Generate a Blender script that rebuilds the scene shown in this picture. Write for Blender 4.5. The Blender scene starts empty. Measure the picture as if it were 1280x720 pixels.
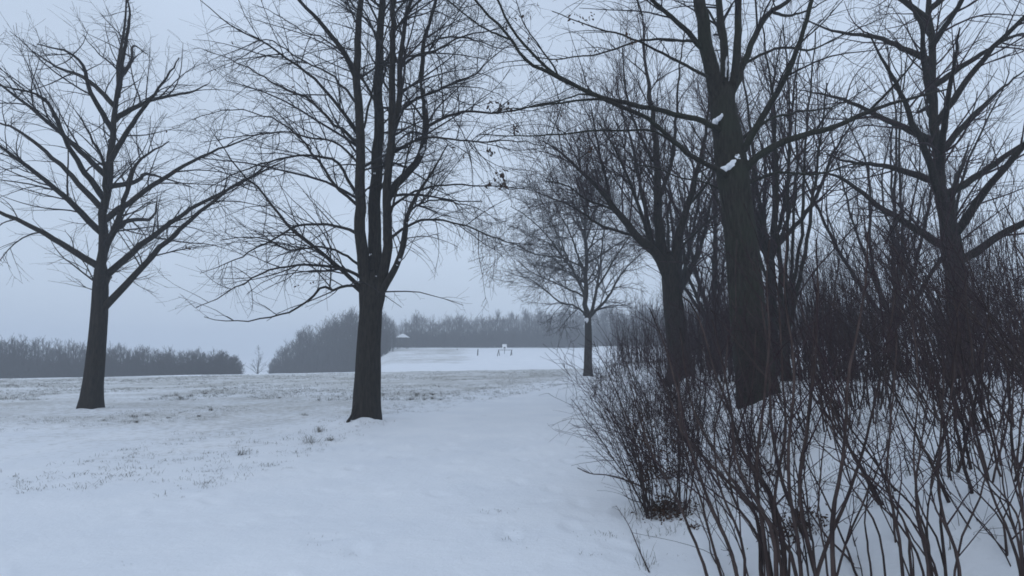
import bpy, math, random
import numpy as np
from mathutils import Vector

C = bpy.context.scene
COL = C.collection
random.seed(7)
rng = np.random.default_rng(11)

# ---------------------------------------------------------------- camera
F = 738.0                      # focal length in photo pixels (1280 wide)
EYE = 1.6
TH = math.atan(80.0 / F)       # slight upward pitch
cam_d = bpy.data.cameras.new('camera'); cam = bpy.data.objects.new('camera', cam_d); COL.objects.link(cam)
cam.location = (0, 0, EYE); cam.rotation_euler = (math.pi/2 + TH, 0, 0)
cam_d.sensor_width = 36; cam_d.lens = F/1280*36; cam_d.clip_end = 3000; cam_d.clip_start = 0.05
C.camera = cam

# ---------------------------------------------------------------- world: overcast winter dusk
w = bpy.data.worlds.new('World'); C.world = w; w.use_nodes = True
nt = w.node_tree; nt.nodes.clear()
out = nt.nodes.new('ShaderNodeOutputWorld')
sky = nt.nodes.new('ShaderNodeTexSky'); sky.sky_type = 'NISHITA'; sky.sun_disc = False
sky.sun_elevation = math.radians(38); sky.sun_rotation = math.radians(200)
b1 = nt.nodes.new('ShaderNodeBackground'); b1.inputs[1].default_value = 0.08
nt.links.new(sky.outputs[0], b1.inputs[0])
tc = nt.nodes.new('ShaderNodeTexCoord'); sp = nt.nodes.new('ShaderNodeSeparateXYZ')
nt.links.new(tc.outputs['Generated'], sp.inputs[0])
rp = nt.nodes.new('ShaderNodeValToRGB')
rp.color_ramp.elements[0].position = 0.0; rp.color_ramp.elements[0].color = (0.575, 0.68, 0.825, 1)
rp.color_ramp.elements[1].position = 0.75; rp.color_ramp.elements[1].color = (0.54, 0.645, 0.81, 1)
nt.links.new(sp.outputs[2], rp.inputs[0])
nz = nt.nodes.new('ShaderNodeTexNoise'); nz.inputs['Scale'].default_value = 1.6; nz.inputs['Detail'].default_value = 3
mp = nt.nodes.new('ShaderNodeMapping'); mp.inputs['Scale'].default_value = (1, 1, 2.5)
nt.links.new(tc.outputs['Generated'], mp.inputs[0]); nt.links.new(mp.outputs[0], nz.inputs['Vector'])
mr = nt.nodes.new('ShaderNodeMapRange'); mr.inputs['From Min'].default_value = 0.3; mr.inputs['From Max'].default_value = 0.7
mr.inputs['To Min'].default_value = 0.93; mr.inputs['To Max'].default_value = 1.07
nt.links.new(nz.outputs[0], mr.inputs[0])
vm = nt.nodes.new('ShaderNodeVectorMath'); vm.operation = 'SCALE'
nt.links.new(rp.outputs[0], vm.inputs[0]); nt.links.new(mr.outputs[0], vm.inputs['Scale'])
b2 = nt.nodes.new('ShaderNodeBackground'); b2.inputs[1].default_value = 1.0
nt.links.new(vm.outputs[0], b2.inputs[0])
mx = nt.nodes.new('ShaderNodeMixShader'); mx.inputs[0].default_value = 0.93
nt.links.new(b1.outputs[0], mx.inputs[1]); nt.links.new(b2.outputs[0], mx.inputs[2]); nt.links.new(mx.outputs[0], out.inputs[0])

sd = bpy.data.lights.new('sun', 'SUN'); sd.energy = 0.5; sd.angle = math.radians(60); sd.color = (0.95, 0.97, 1.0)
so = bpy.data.objects.new('sun', sd); COL.objects.link(so)
so.rotation_euler = (math.radians(90-38), 0, math.radians(180-200))
C.view_settings.view_transform = 'Standard'; C.view_settings.look = 'None'
C.view_settings.exposure = 0.10; C.view_settings.gamma = 1; C.view_settings.use_curve_mapping = False
C.cycles.use_denoising = True; C.cycles.max_bounces = 4; C.cycles.diffuse_bounces = 3
C.cycles.volume_bounces = 1; C.cycles.filter_width = 1.7

# ---------------------------------------------------------------- helpers
UVEC = np.array([0, -math.sin(TH), math.cos(TH)]); FVEC = np.array([0, math.cos(TH), math.sin(TH)])
def at(px, py, depth):
    d = FVEC + np.array([1, 0, 0])*(px-640)/F + UVEC*(360-py)/F
    return np.array([0, 0, EYE]) + d*depth/d[1]

def mesh_np(name, V, quads=None, tris=None, mat=None, parent=None, smooth=True, attr=None):
    me = bpy.data.meshes.new(name)
    V = np.ascontiguousarray(V, dtype=np.float32)
    me.vertices.add(len(V)); me.vertices.foreach_set('co', V.ravel())
    nq = 0 if quads is None else len(quads); ntri = 0 if tris is None else len(tris)
    idx = []
    if nq: idx.append(np.asarray(quads, dtype=np.int32).ravel())
    if ntri: idx.append(np.asarray(tris, dtype=np.int32).ravel())
    idx = np.concatenate(idx)
    me.loops.add(len(idx)); me.loops.foreach_set('vertex_index', idx)
    me.polygons.add(nq+ntri)
    st = np.concatenate([np.arange(nq)*4, nq*4+np.arange(ntri)*3]).astype(np.int32)
    me.polygons.foreach_set('loop_start', st)
    me.polygons.foreach_set('use_smooth', np.full(nq+ntri, smooth))
    if attr is not None:
        for k, v in attr.items():
            a = me.attributes.new(k, 'FLOAT', 'POINT'); a.data.foreach_set('value', np.asarray(v, dtype=np.float32))
    me.update(calc_edges=True); me.validate()
    if mat: me.materials.append(mat)
    o = bpy.data.objects.new(name, me); COL.objects.link(o)
    if parent: o.parent = parent
    return o

def tag(o, label=None, cat=None, group=None, kind=None):
    if label: o['label'] = label
    if cat: o['category'] = cat
    if group: o['group'] = group
    if kind: o['kind'] = kind
    return o

def thing(name, label, cat, loc=(0, 0, 0), group=None):
    o = bpy.data.objects.new(name, None); COL.objects.link(o); o.location = loc
    o.empty_display_size = 0.2
    return tag(o, label, cat, group)

def norm(v): return v/np.maximum(np.linalg.norm(v, axis=-1, keepdims=True), 1e-9)

class Geo:
    """collects batches of tubes; build() makes one mesh relative to an origin"""
    def __init__(s): s.V = []; s.Q = []; s.T = []; s.n = 0
    def raw(s, V, Q=None, T=None):
        V = np.asarray(V, dtype=np.float64).reshape(-1, 3)
        if Q is not None and len(Q): s.Q.append(np.asarray(Q)+s.n)
        if T is not None and len(T): s.T.append(np.asarray(T)+s.n)
        s.V.append(V); s.n += len(V)
    def tubes(s, P, R, S=3, rough=0.0):
        P = np.asarray(P, float); R = np.asarray(R, float)
        if P.ndim == 2: P = P[None]; R = R[None]
        M, N, _ = P.shape
        if M == 0: return
        T = np.empty_like(P); T[:, 1:-1] = P[:, 2:]-P[:, :-2]; T[:, 0] = P[:, 1]-P[:, 0]; T[:, -1] = P[:, -1]-P[:, -2]
        T = norm(T)
        ref = np.where(np.abs(T[:, :1, 2:3]) > 0.8, np.array([[[1.0, 0, 0]]]), np.array([[[0, 0, 1.0]]]))
        ref = np.broadcast_to(ref, T.shape)
        # one reference for a whole tube keeps it from twisting
        A = norm(np.cross(T, ref)); B = np.cross(T, A)
        an = np.arange(S)/S*2*math.pi
        rr = R[:, :, None]*np.ones(S)
        if rough: rr = rr*(1+rough*rng.standard_normal(rr.shape))
        V = P[:, :, None, :] + rr[..., None]*(A[:, :, None, :]*np.cos(an)[None, None, :, None] + B[:, :, None, :]*np.sin(an)[None, None, :, None])
        m, i, k = np.meshgrid(np.arange(M), np.arange(N-1), np.arange(S), indexing='ij')
        a = (m*N+i)*S+k; b = (m*N+i)*S+(k+1) % S
        Q = np.stack([a, a+S, b+S, b], -1).reshape(-1, 4)
        caps = None
        if S > 3:
            t = []
            base = (np.arange(M)*N+(N-1))*S
            for k in range(1, S-1): t.append(np.stack([base, base+k+1, base+k], -1))
            caps = np.concatenate(t)[:, ::-1]
        s.raw(V, Q, caps)
    def build(s, name, mat, parent=None, smooth=True):
        if not s.V: return None
        V = np.concatenate(s.V)
        if parent is not None: V = V-np.array(parent.matrix_basis.translation)
        return mesh_np(name, V, np.concatenate(s.Q) if s.Q else None, np.concatenate(s.T) if s.T else None, mat, parent, smooth)

def vnoise(x, y, seed=0):
    xi = np.floor(x).astype(np.int64); yi = np.floor(y).astype(np.int64)
    fx = x-xi; fy = y-yi; fx = fx*fx*(3-2*fx); fy = fy*fy*(3-2*fy)
    def h(a, b):
        n = (a*374761393 + b*668265263 + seed*974634777) & 0x7fffffff
        n = ((n ^ (n >> 13))*1274126177) & 0x7fffffff
        return ((n ^ (n >> 16)) & 0xffff)/65535.0
    return (h(xi, yi)*(1-fx)+h(xi+1, yi)*fx)*(1-fy)+(h(xi, yi+1)*(1-fx)+h(xi+1, yi+1)*fx)*fy
def fbm(x, y, seed=0, o=4):
    r = 0; a = .5
    for k in range(o): r = r+a*vnoise(x*2**k, y*2**k, seed+k*17); a *= .5
    return r-0.47
def ss(e0, e1, x):
    t = np.clip((x-e0)/(e1-e0), 0, 1); return t*t*(3-2*t)

def spline(pts, n):
    P = np.asarray(pts, float)
    d = np.r_[0, np.cumsum(np.linalg.norm(np.diff(P, axis=0), axis=1))]
    Q = np.vstack([2*P[0]-P[1], P, 2*P[-1]-P[-2]])
    u = np.linspace(0, d[-1], n); o = []
    for x in u:
        i = min(max(np.searchsorted(d, x, side='right')-1, 0), len(P)-2)
        t = (x-d[i])/max(d[i+1]-d[i], 1e-9)
        p0, p1, p2, p3 = Q[i:i+4]
        o.append(.5*((2*p1)+(-p0+p2)*t+(2*p0-5*p1+4*p2-p3)*t*t+(-p0+3*p1-3*p2+p3)*t**3))
    return np.array(o)

def grow(P, R, dens, L, ang=(35, 65), t0=.15, t1=1.0, n=6, up=0.0, bias=(0, 0, 0), curve=0.0, jit=.10, rr=.6, rmin=.003, rk=.012, taper_len=.5, maxper=40):
    """children of a batch of branches: dens per metre, L = (min, max) length"""
    M, N, _ = P.shape
    plen = np.linalg.norm(np.diff(P, axis=1), axis=2).sum(1)
    cnt = np.minimum(rng.poisson(plen*dens*(t1-t0)), maxper)
    idx = np.repeat(np.arange(M), cnt); K = len(idx)
    if K == 0: return np.zeros((0, n, 3)), np.zeros((0, n))
    t = t0+(t1-t0)*rng.random(K)
    f = t*(N-1); i = np.minimum(f.astype(int), N-2); fr = (f-i)[:, None]
    pos = P[idx, i]*(1-fr)+P[idx, i+1]*fr
    tan = norm(P[idx, i+1]-P[idx, i])
    rp_ = (R[idx, i]*(1-fr[:, 0])+R[idx, i+1]*fr[:, 0])
    perp = rng.standard_normal((K, 3)); perp -= (perp*tan).sum(1, keepdims=True)*tan; perp = norm(perp)
    a = np.radians(rng.uniform(ang[0], ang[1], K))[:, None]
    d = norm(tan*np.cos(a)+perp*np.sin(a)+np.array(bias)+np.array([0, 0, up]))
    ln = rng.uniform(L[0], L[1], K)*(1-taper_len*t)
    r0 = np.minimum(rp_*rr, rk*ln+rmin); r0 = np.maximum(r0, rmin)
    out = np.empty((K, n, 3)); out[:, 0] = pos
    j = jit*rng.standard_normal((K, 3))
    for k in range(1, n):
        j = .5*j+jit*rng.standard_normal((K, 3))
        d = norm(d+j+np.array([0, 0, curve])/n*2)
        out[:, k] = out[:, k-1]+d*(ln/(n-1))[:, None]
    rad = r0[:, None]*(1-np.linspace(0, .72, n)[None])
    return out, np.maximum(rad, rmin*.7)

# ---------------------------------------------------------------- materials
def mat(name, base, rough=.9, spec=.2):
    m = bpy.data.materials.new(name); m.use_nodes = True
    b = m.node_tree.nodes['Principled BSDF']; b.inputs['Base Color'].default_value = (*base, 1)
    b.inputs['Roughness'].default_value = rough; b.inputs['Specular IOR Level'].default_value = spec
    return m
def node(m, t, **kw):
    n = m.node_tree.nodes.new(t)
    for k, v in kw.items():
        if k in n.inputs: n.inputs[k].default_value = v
        else: setattr(n, k, v)
    return n
def noisy(name, c1, c2, scale=(8, 8, 2), nscale=6, rough=.9, bump=0.0, bdist=.02, c3=None, spec=.2):
    m = mat(name, c1, rough, spec); L = m.node_tree.links; b = m.node_tree.nodes['Principled BSDF']
    tc = node(m, 'ShaderNodeTexCoord'); mp = node(m, 'ShaderNodeMapping'); mp.inputs['Scale'].default_value = scale
    L.new(tc.outputs['Object'], mp.inputs[0])
    nz = node(m, 'ShaderNodeTexNoise'); nz.inputs['Scale'].default_value = nscale; nz.inputs['Detail'].default_value = 6; nz.inputs['Roughness'].default_value = .65
    L.new(mp.outputs[0], nz.inputs['Vector'])
    r = node(m, 'ShaderNodeValToRGB'); r.color_ramp.elements[0].position = .35; r.color_ramp.elements[1].position = .68
    r.color_ramp.elements[0].color = (*c1, 1); r.color_ramp.elements[1].color = (*c2, 1)
    L.new(nz.outputs[0], r.inputs[0]); col = r.outputs[0]
    if c3:
        n2 = node(m, 'ShaderNodeTexNoise'); n2.inputs['Scale'].default_value = 1.3; n2.inputs['Detail'].default_value = 3
        L.new(tc.outputs['Object'], n2.inputs['Vector'])
        r2 = node(m, 'ShaderNodeMapRange'); r2.inputs['From Min'].default_value = .45; r2.inputs['From Max'].default_value = .65; r2.inputs['To Max'].default_value = .7
        L.new(n2.outputs[0], r2.inputs[0])
        mx = node(m, 'ShaderNodeMixRGB'); mx.inputs[2].default_value = (*c3, 1)
        L.new(r2.outputs[0], mx.inputs[0]); L.new(col, mx.inputs[1]); col = mx.outputs[0]
    L.new(col, b.inputs['Base Color'])
    if bump:
        bp = node(m, 'ShaderNodeBump'); bp.inputs['Strength'].default_value = bump; bp.inputs['Distance'].default_value = bdist
        L.new(nz.outputs[0], bp.inputs['Height']); L.new(bp.outputs[0], b.inputs['Normal'])
    return m
BARK = noisy('bark', (.009, .0075, .006), (.036, .030, .024), (9, 9, 1.6), 3.0, .95, .9, .03)
BARK_G = noisy('bark_green', (.011, .010, .008), (.042, .037, .031), (9, 9, 1.6), 3.0, .95, .9, .03, c3=(.026, .030, .020))
TWIG = noisy('twig', (.012, .010, .011), (.030, .026, .027), (3, 3, 3), 3, .9)
TWIG_R = noisy('twig_red', (.021, .012, .015), (.050, .031, .034), (2, 2, 2), 3, .85)
STEM = noisy('shrub_stem', (.019, .012, .012), (.072, .050, .045), (2, 2, 1), 2.5, .8, .3, .005)
LEAF = noisy('dead_leaf', (.035, .018, .012), (.085, .045, .026), (9, 9, 9), 4, .8)
GRASSM = noisy('dry_grass', (.045, .042, .028), (.12, .105, .068), (3, 3, 3), 3, .85)
FOREST = noisy('far_twigs', (.018, .017, .018), (.038, .034, .034), (.15, .15, .1), 3, .95)
PALE = noisy('far_pale_twigs', (.030, .028, .028), (.055, .050, .048), (.15, .15, .1), 3, .95)
SNOWP = noisy('snow_patch', (.74, .76, .80), (.84, .85, .87), (6, 6, 6), 3, .85, .3, .01)
WOOD = noisy('dark_wood', (.03, .026, .022), (.07, .06, .05), (4, 4, .6), 4, .9, .2, .005)
BOARD = noisy('white_board', (.80, .80, .81), (.86, .86, .87), (3, 3, 3), 3, .6)
METAL = noisy('dark_metal', (.04, .045, .05), (.07, .075, .08), (4, 4, 4), 3, .6)

# snow with grass showing through, driven by where the cover is thin
SNOW = mat('snow_ground', (.8, .82, .85), .85, .25)
L = SNOW.node_tree.links; B = SNOW.node_tree.nodes['Principled BSDF']
tcn = node(SNOW, 'ShaderNodeTexCoord'); at_ = node(SNOW, 'ShaderNodeAttribute', attribute_name='thin')
def tnoise(scale, detail, mapping=(1, 1, 1), rough=.6):
    mpn = node(SNOW, 'ShaderNodeMapping'); mpn.inputs['Scale'].default_value = mapping
    L.new(tcn.outputs['Object'], mpn.inputs[0])
    n = node(SNOW, 'ShaderNodeTexNoise'); n.inputs['Scale'].default_value = scale; n.inputs['Detail'].default_value = detail
    n.inputs['Roughness'].default_value = rough
    L.new(mpn.outputs[0], n.inputs['Vector']); return n
def M_(op, a, b, clamp=False):
    n = node(SNOW, 'ShaderNodeMath', operation=op); n.use_clamp = clamp
    for i, v in enumerate((a, b)):
        if isinstance(v, (int, float)): n.inputs[i].default_value = v
        else: L.new(v, n.inputs[i])
    return n.outputs[0]
big = tnoise(.35, 5, (1, 1, 1)); fine = tnoise(5.5, 8, (1, 1, 1), .75)
lowc = M_('MULTIPLY', M_('SUBTRACT', big.outputs[0], .5), 1.6)
cover = M_('ADD', M_('ADD', at_.outputs['Fac'], lowc), M_('MULTIPLY', M_('SUBTRACT', fine.outputs[0], .5), 2.2))
mask = node(SNOW, 'ShaderNodeMapRange'); mask.inputs['From Min'].default_value = .42; mask.inputs['From Max'].default_value = 1.15
mask.inputs['To Max'].default_value = .62
L.new(cover, mask.inputs[0])
gate = M_('MULTIPLY', mask.outputs[0], M_('MULTIPLY', at_.outputs['Fac'], 4.0, True))
gcol = node(SNOW, 'ShaderNodeValToRGB'); gcol.color_ramp.elements[0].color = (.12, .115, .075, 1); gcol.color_ramp.elements[1].color = (.30, .27, .20, 1)
gn = tnoise(1.7, 4); L.new(gn.outputs[0], gcol.inputs[0])
scol = node(SNOW, 'ShaderNodeValToRGB'); scol.color_ramp.elements[0].position = .3; scol.color_ramp.elements[1].position = .7
scol.color_ramp.elements[0].color = (.76, .79, .83, 1); scol.color_ramp.elements[1].color = (.84, .86, .885, 1)
sn = tnoise(.8, 5); L.new(sn.outputs[0], scol.inputs[0])
mxs = node(SNOW, 'ShaderNodeMixRGB'); L.new(gate, mxs.inputs[0]); L.new(scol.outputs[0], mxs.inputs[1]); L.new(gcol.outputs[0], mxs.inputs[2])
L.new(mxs.outputs[0], B.inputs['Base Color'])
bpn = node(SNOW, 'ShaderNodeBump'); bpn.inputs['Strength'].default_value = .55; bpn.inputs['Distance'].default_value = .03
bn = tnoise(9, 8, (1, 1, 1), .7); L.new(M_('ADD', bn.outputs[0], M_('MULTIPLY', gate, -.6)), bpn.inputs['Height'])
L.new(bpn.outputs[0], B.inputs['Normal'])

# ---------------------------------------------------------------- terrain
MOUNDS = []     # (x, y, height, radius) snow collars around trunks
DENTS = []      # footprints
def path_r(y): return 0.55+0.125*y
def path_l(y): return np.interp(y, [0, 5, 8, 13, 21, 29, 34, 60], [-3.6, -3.4, -3.2, -2.6, -.2, 2.6, 4.6, 12])
def H(x, y, detail=True):
    x = np.asarray(x, float); y = np.asarray(y, float)
    r = np.sqrt(x*x+y*y)
    h = .018*(x+5)*ss(20, 50, y)*(1-ss(70, 120, y))
    bank = np.clip(x-path_r(y), 0, None)
    h = h+(.86*ss(0, 2.9, bank)+.02*np.clip(bank-3, 0, 12))*(1-.6*ss(30, 60, y))*ss(-6, 3, y)
    # beyond the field the land climbs to a low hill on the right and drops away on the left
    side = ss(-.27, -.20, x/np.maximum(y, 20))
    rise = np.interp(y, [0, 52, 62, 80, 100, 120, 132, 160, 400, 900], [0, 0, .1, .62, 1.35, 2.1, 2.5, 2.9, 5, 8])
    fall = np.interp(y, [0, 50, 56, 75, 120, 400, 900], [0, 0, -.12, -1.6, -3.6, -4.5, -5])
    h = h+side*rise+(1-side)*fall
    h = h+.12*fbm(x*.16, y*.16, 3)*ss(3, 12, r)+.05*fbm(x*.6, y*.6, 5)
    if detail:
        h = h+.020*fbm(x*2.6, y*2.6, 9, 3)*(1-ss(25, 60, r))
        for (mx_, my_, mh, mr_) in MOUNDS:
            h = h+mh*np.exp(-((x-mx_)**2+(y-my_)**2)/(mr_*mr_))*(1+2.6*fbm(x*3.1, y*3.1, 63, 3))+.07*np.exp(-((x-mx_-.05)**2+(y-my_+.42)**2)/.045)
    return h
def thin(x, y):
    """how thin the snow is, 0 = deep and unbroken"""
    r = np.sqrt(x*x+y*y)
    fieldw = ss(0, 3.2, path_l(y)-x)
    base = .17*ss(-6, 1, 0*x)+0
    t = fieldw*(.38+.40*ss(9, 16, y))*(1-ss(49.5, 53.5, y+5*fbm(x*.12, y*.3, 91)))
    t = t+(.16*(ss(.15, 1.5, x-path_r(y))))*(1-ss(40, 60, y))
    # far half of the field left of the small tree is greyest
    t = t+.16*fieldw*ss(24, 32, y)*(1-ss(49, 53, y+5*fbm(x*.12, y*.3, 91)))
    hill = ss(66, 74, y)*ss(-.26, -.2, x/np.maximum(y, 20))*(1-ss(-.10, -.04, x/np.maximum(y, 20)))
    t = t+.85*hill*(.7+1.2*np.clip(fbm(x*.08, y*.2, 77), -.3, .4))+.10*ss(66, 80, y)
    return np.clip(t, 0, 1)

TREE_L = at(458, 528, 13.75); TREE_L[2] = 0.0
TREE_R = np.array([4.05, 9.7, 0.0]); TREE_M = np.array([4.85, 17.0, 0.0]); TREE_S = np.array([4.62, 36.0, 0.0])
TREE_X = np.array([-11.6, 16.5, 0.0]); TREE_Y = np.array([9.8, 13.0, 0.0]); TREE_Z = np.array([8.2, 24.0, 0.0])
for T_, mh, mr_ in ((TREE_L, .12, .75), (TREE_R, .10, .8), (TREE_M, .08, .8), (TREE_S, .06, .8), (TREE_X, .08, .8), (TREE_Y, .08, .8)):
    MOUNDS.append((T_[0], T_[1], mh, mr_))
# half snowed-in footprints along the path
for k in range(20):
    yy = 2.4+k*.8+rng.uniform(-.15, .15)
    DENTS.append((.15+.06*yy+(.16 if k % 2 else -.12)+.3*math.sin(yy*.45)+rng.uniform(-.08, .08), yy, rng.uniform(.004, .011), rng.uniform(-.4, .4)))
for k in range(90):
    DENTS.append((rng.uniform(-4, 1.5), rng.uniform(2.2, 12), rng.uniform(.004, .014), rng.uniform(-1.2, 1.2)))

# polar sheet: fine in front of the camera, coarse behind, out to the horizon
a1 = np.radians(np.linspace(-50, 50, 620)); a2 = np.radians(np.linspace(50, 310, 160))[1:-1]
ang = np.concatenate([a1, a2]); NA = len(ang)
rad = np.concatenate([[0.0], np.geomspace(.4, 900, 620)]); NR = len(rad)
RR, AA = np.meshgrid(rad, ang, indexing='ij')
X = RR*np.sin(AA); Y = RR*np.cos(AA); Z = H(X, Y)
for dx, dy, dd, rot in DENTS:
    sel = (np.abs(X-dx) < .6) & (np.abs(Y-dy) < .6)
    u = (X[sel]-dx)*math.cos(rot)+(Y[sel]-dy)*math.sin(rot); v = -(X[sel]-dx)*math.sin(rot)+(Y[sel]-dy)*math.cos(rot)
    q = (u/.085)**2+(v/.16)**2
    Z[sel] += -dd*1.9*np.exp(-q)+dd*.55*np.exp(-(np.sqrt(q)-1.6)**2*3)
m_, k_ = np.meshgrid(np.arange(NR-1), np.arange(NA), indexing='ij')
a_ = m_*NA+k_; b_ = m_*NA+(k_+1) % NA
gq = np.stack([a_, b_, b_+NA, a_+NA], -1).reshape(-1, 4)[:, ::-1]
ground = mesh_np('ground', np.stack([X, Y, Z], -1).reshape(-1, 3), gq, None, SNOW, attr={'thin': thin(X, Y).ravel()})
tag(ground, kind='structure')

def gz(x, y): return float(H(np.array([x]), np.array([y]))[0])
for T_ in (TREE_L, TREE_R, TREE_M, TREE_S, TREE_X, TREE_Y, TREE_Z): T_[2] = gz(T_[0], T_[1])

# ---------------------------------------------------------------- haze
hz = bpy.data.materials.new('haze_air'); hz.use_nodes = True; hn = hz.node_tree; hn.nodes.clear()
ho = hn.nodes.new('ShaderNodeOutputMaterial'); hv = hn.nodes.new('ShaderNodeVolumePrincipled')
hv.inputs['Color'].default_value = (.86, .90, .95, 1); hv.inputs['Density'].default_value = .0032; hv.inputs['Anisotropy'].default_value = 0
hn.links.new(hv.outputs[0], ho.inputs['Volume'])
def box_mesh(g, x0, x1, y0, y1, z0, z1):
    V = [(x, y, z) for z in (z0, z1) for y in (y0, y1) for x in (x0, x1)]
    g.raw(V, [(0, 2, 3, 1), (4, 5, 7, 6), (0, 1, 5, 4), (2, 6, 7, 3), (0, 4, 6, 2), (1, 3, 7, 5)])
g = Geo(); box_mesh(g, -910, 910, -910, 910, -12, 26)
tag(g.build('haze', hz, smooth=False), 'pale winter haze hanging over the field', None, None, 'stuff')

# ---------------------------------------------------------------- trees
def tube_radius_noise(P, R, S, g, flare=None):
    """thick bark tube with lumps and root flare"""
    N = len(P); T = np.gradient(P, axis=0); T = norm(T)
    A = norm(np.cross(T, np.array([0, 1.0, 0]))); Bv = np.cross(T, A)
    an = np.arange(S)/S*2*math.pi
    hgt = np.r_[0, np.cumsum(np.linalg.norm(np.diff(P, axis=0), axis=1))]
    lump = fbm(np.cos(an)[None]*1.6+7+np.sin(an)[None]*.9, hgt[:, None]*.8+np.sin(an)[None]*1.6, 21, 4)
    ridge = fbm(an[None]/(2*math.pi)*22+0*hgt[:, None], hgt[:, None]*1.4, 4, 2)*np.sin(an/2)[None]**.5
    rr = R[:, None]*(1+.16*lump+.06*ridge)
    if flare is not None:
        rr = rr*(1+flare*np.exp(-np.abs(hgt-.22)/.30)[:, None]*(1+.55*np.cos(an*5+1.3)[None]+.3*np.cos(an*3)[None]))
    V = P[:, None]+rr[..., None]*(A[:, None]*np.cos(an)[None, :, None]+Bv[:, None]*np.sin(an)[None, :, None])
    i, k = np.meshgrid(np.arange(N-1), np.arange(S), indexing='ij'); a = i*S+k; b = i*S+(k+1) % S
    Q = np.stack([a, a+S, b+S, b], -1).reshape(-1, 4)
    V = V.reshape(-1, 3); top = len(V)
    V = np.vstack([V, P[-1]+T[-1]*R[-1]*.5])
    kk = np.arange(S); Tt = np.stack([(N-1)*S+(kk+1) % S, (N-1)*S+kk, np.full(S, top)], -1)
    g.raw(V, Q, Tt[:, ::-1])

def limb(root, pts, r0, r1, material, S=10, n=18, name='limb', wig=.010):
    P = spline(pts, n); ln = np.linalg.norm(np.diff(P, axis=0), axis=1).sum()
    P[1:-1] += rng.standard_normal((n-2, 3))*wig*ln/8
    R = np.linspace(r0, r1, n)
    g = Geo(); tube_radius_noise(P, R, S, g) if S >= 8 else g.tubes(P, R, S)
    g.build(name, material, root)
    return P, R

def px_path(pts, d0, d1):
    n = len(pts); return [at(x, y, d0+(d1-d0)*i/(n-1)) for i, (x, y) in enumerate(pts)]

def snow_blob(root, c, r, name='snow_patch', ax=(1, 0, 0), seed=0, lumps=7):
    """one lumpy drift: overlapping flattened lobes strung along an axis, merged by a remesh"""
    import bmesh
    rs = random.Random(seed); bm = bmesh.new(); ax = Vector(ax).normalized(); q = Vector((1, 0, 0)).rotation_difference(ax)
    for k in range(lumps):
        u = (k/(lumps-1)-.5)*1.5 if lumps > 1 else 0
        f = (1-.45*abs(u))*rs.uniform(.6, 1.05)
        off = Vector((u*r[0], rs.uniform(-.2, .2)*r[1], rs.uniform(-.3, .3)*r[2]))
        ret = bmesh.ops.create_icosphere(bm, subdivisions=3, radius=1)
        for v in ret['verts']:
            p = v.co; kk = 1+1.1*(float(vnoise(np.array([p.x*1.7+seed*3.1+9+k]), np.array([p.y*1.7+p.z*2.3+20]), seed)[0])-.5)
            v.co = q @ (off+Vector((p.x*max(r[0]*.38, r[2]*.6)*f*kk, p.y*r[1]*f*kk, p.z*r[2]*f*kk)))
    for f in bm.faces: f.smooth = True
    me = bpy.data.meshes.new(name); bm.to_mesh(me); bm.free(); me.materials.append(SNOWP)
    o = bpy.data.objects.new(name, me); COL.objects.link(o); o.parent = root
    o.location = Vector(c)-root.location
    m = o.modifiers.new('merge', 'REMESH'); m.mode = 'VOXEL'; m.voxel_size = min(r)/5; m.use_smooth_shade = True
    return o

def leaves(root, centres, rad, n, size, name='dead_leaves'):
    g = Geo()
    for c in centres:
        for _ in range(n):
            p = np.array(c)+rng.standard_normal(3)*rad
            u = norm(rng.standard_normal(3)+np.array([0, 0, -.6])); v = norm(np.cross(u, rng.standard_normal(3))); nn = np.cross(u, v)
            s = size*rng.uniform(.6, 1.2); tt = []
            V = [p, p+u*s*.35+v*s*.32+nn*s*.1, p+u*s*.8+v*s*.22, p+u*s*1.15, p+u*s*.8-v*s*.22, p+u*s*.35-v*s*.32+nn*s*.12, p+u*s*.5-nn*s*.06]
            g.raw(V, None, [(0, 1, 6), (1, 2, 6), (2, 3, 6), (3, 4, 6), (4, 5, 6), (5, 0, 6)])
    return g.build(name, LEAF, root)

# ---- the large maple-like tree left of the path
tl = thing('bare_tree', 'large bare tree left of the path, dark trunk splitting into several upright stems', 'tree', tuple(TREE_L), 'bare trees along the path')
D = 13.75
tp = [np.array([TREE_L[0], D, TREE_L[2]-.25]), at(458.5, 500, D), at(460, 470, D), at(461, 430, D), at(463, 395, D), at(464, 368, D), at(466, 338, D)]
P = spline(tp, 40); R = np.interp(np.linspace(0, 1, 40), [0, .22, .45, .70, .80, .9, 1], [.315, .305, .280, .265, .258, .20, .09])
g = Geo(); tube_radius_noise(P, R, 40, g, flare=.13); g.build('trunk', BARK, tl)
limbsL = []
def LL(pts, d0, d1, r0, r1, S=10, **k):
    p = limb(tl, px_path(pts, d0, d1), r0, r1, BARK, S, **k); limbsL.append(p); return p
sA = LL([(460, 410), (457, 360), (454, 325), (450, 290), (450, 240), (450, 190), (449, 144), (446, 100), (447, 60), (451, 0), (456, -60), (458, -160)], D-.02, D-.5, .16, .03, 16, n=40)
sB = LL([(465, 410), (468, 350), (468, 310), (469, 256), (470, 217), (473, 160), (474, 108), (476, 36), (478, 0), (484, -90), (490, -200)], D+.02, D+.9, .185, .03, 16, n=40)
sC = LL([(470, 410), (477, 357), (483, 325), (485, 290), (484, 235), (489, 180), (490, 130), (491, 72), (491, 36), (492, 0), (500, -100), (512, -190)], D, D-.9, .13, .025, 14, n=36)
sC2 = LL([(488, 185), (492, 160), (499, 125), (500, 85), (502, 60), (506, 28), (514, 0), (532, -80)], D-.3, D-1.3, .085, .02, 12, n=20)
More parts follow.
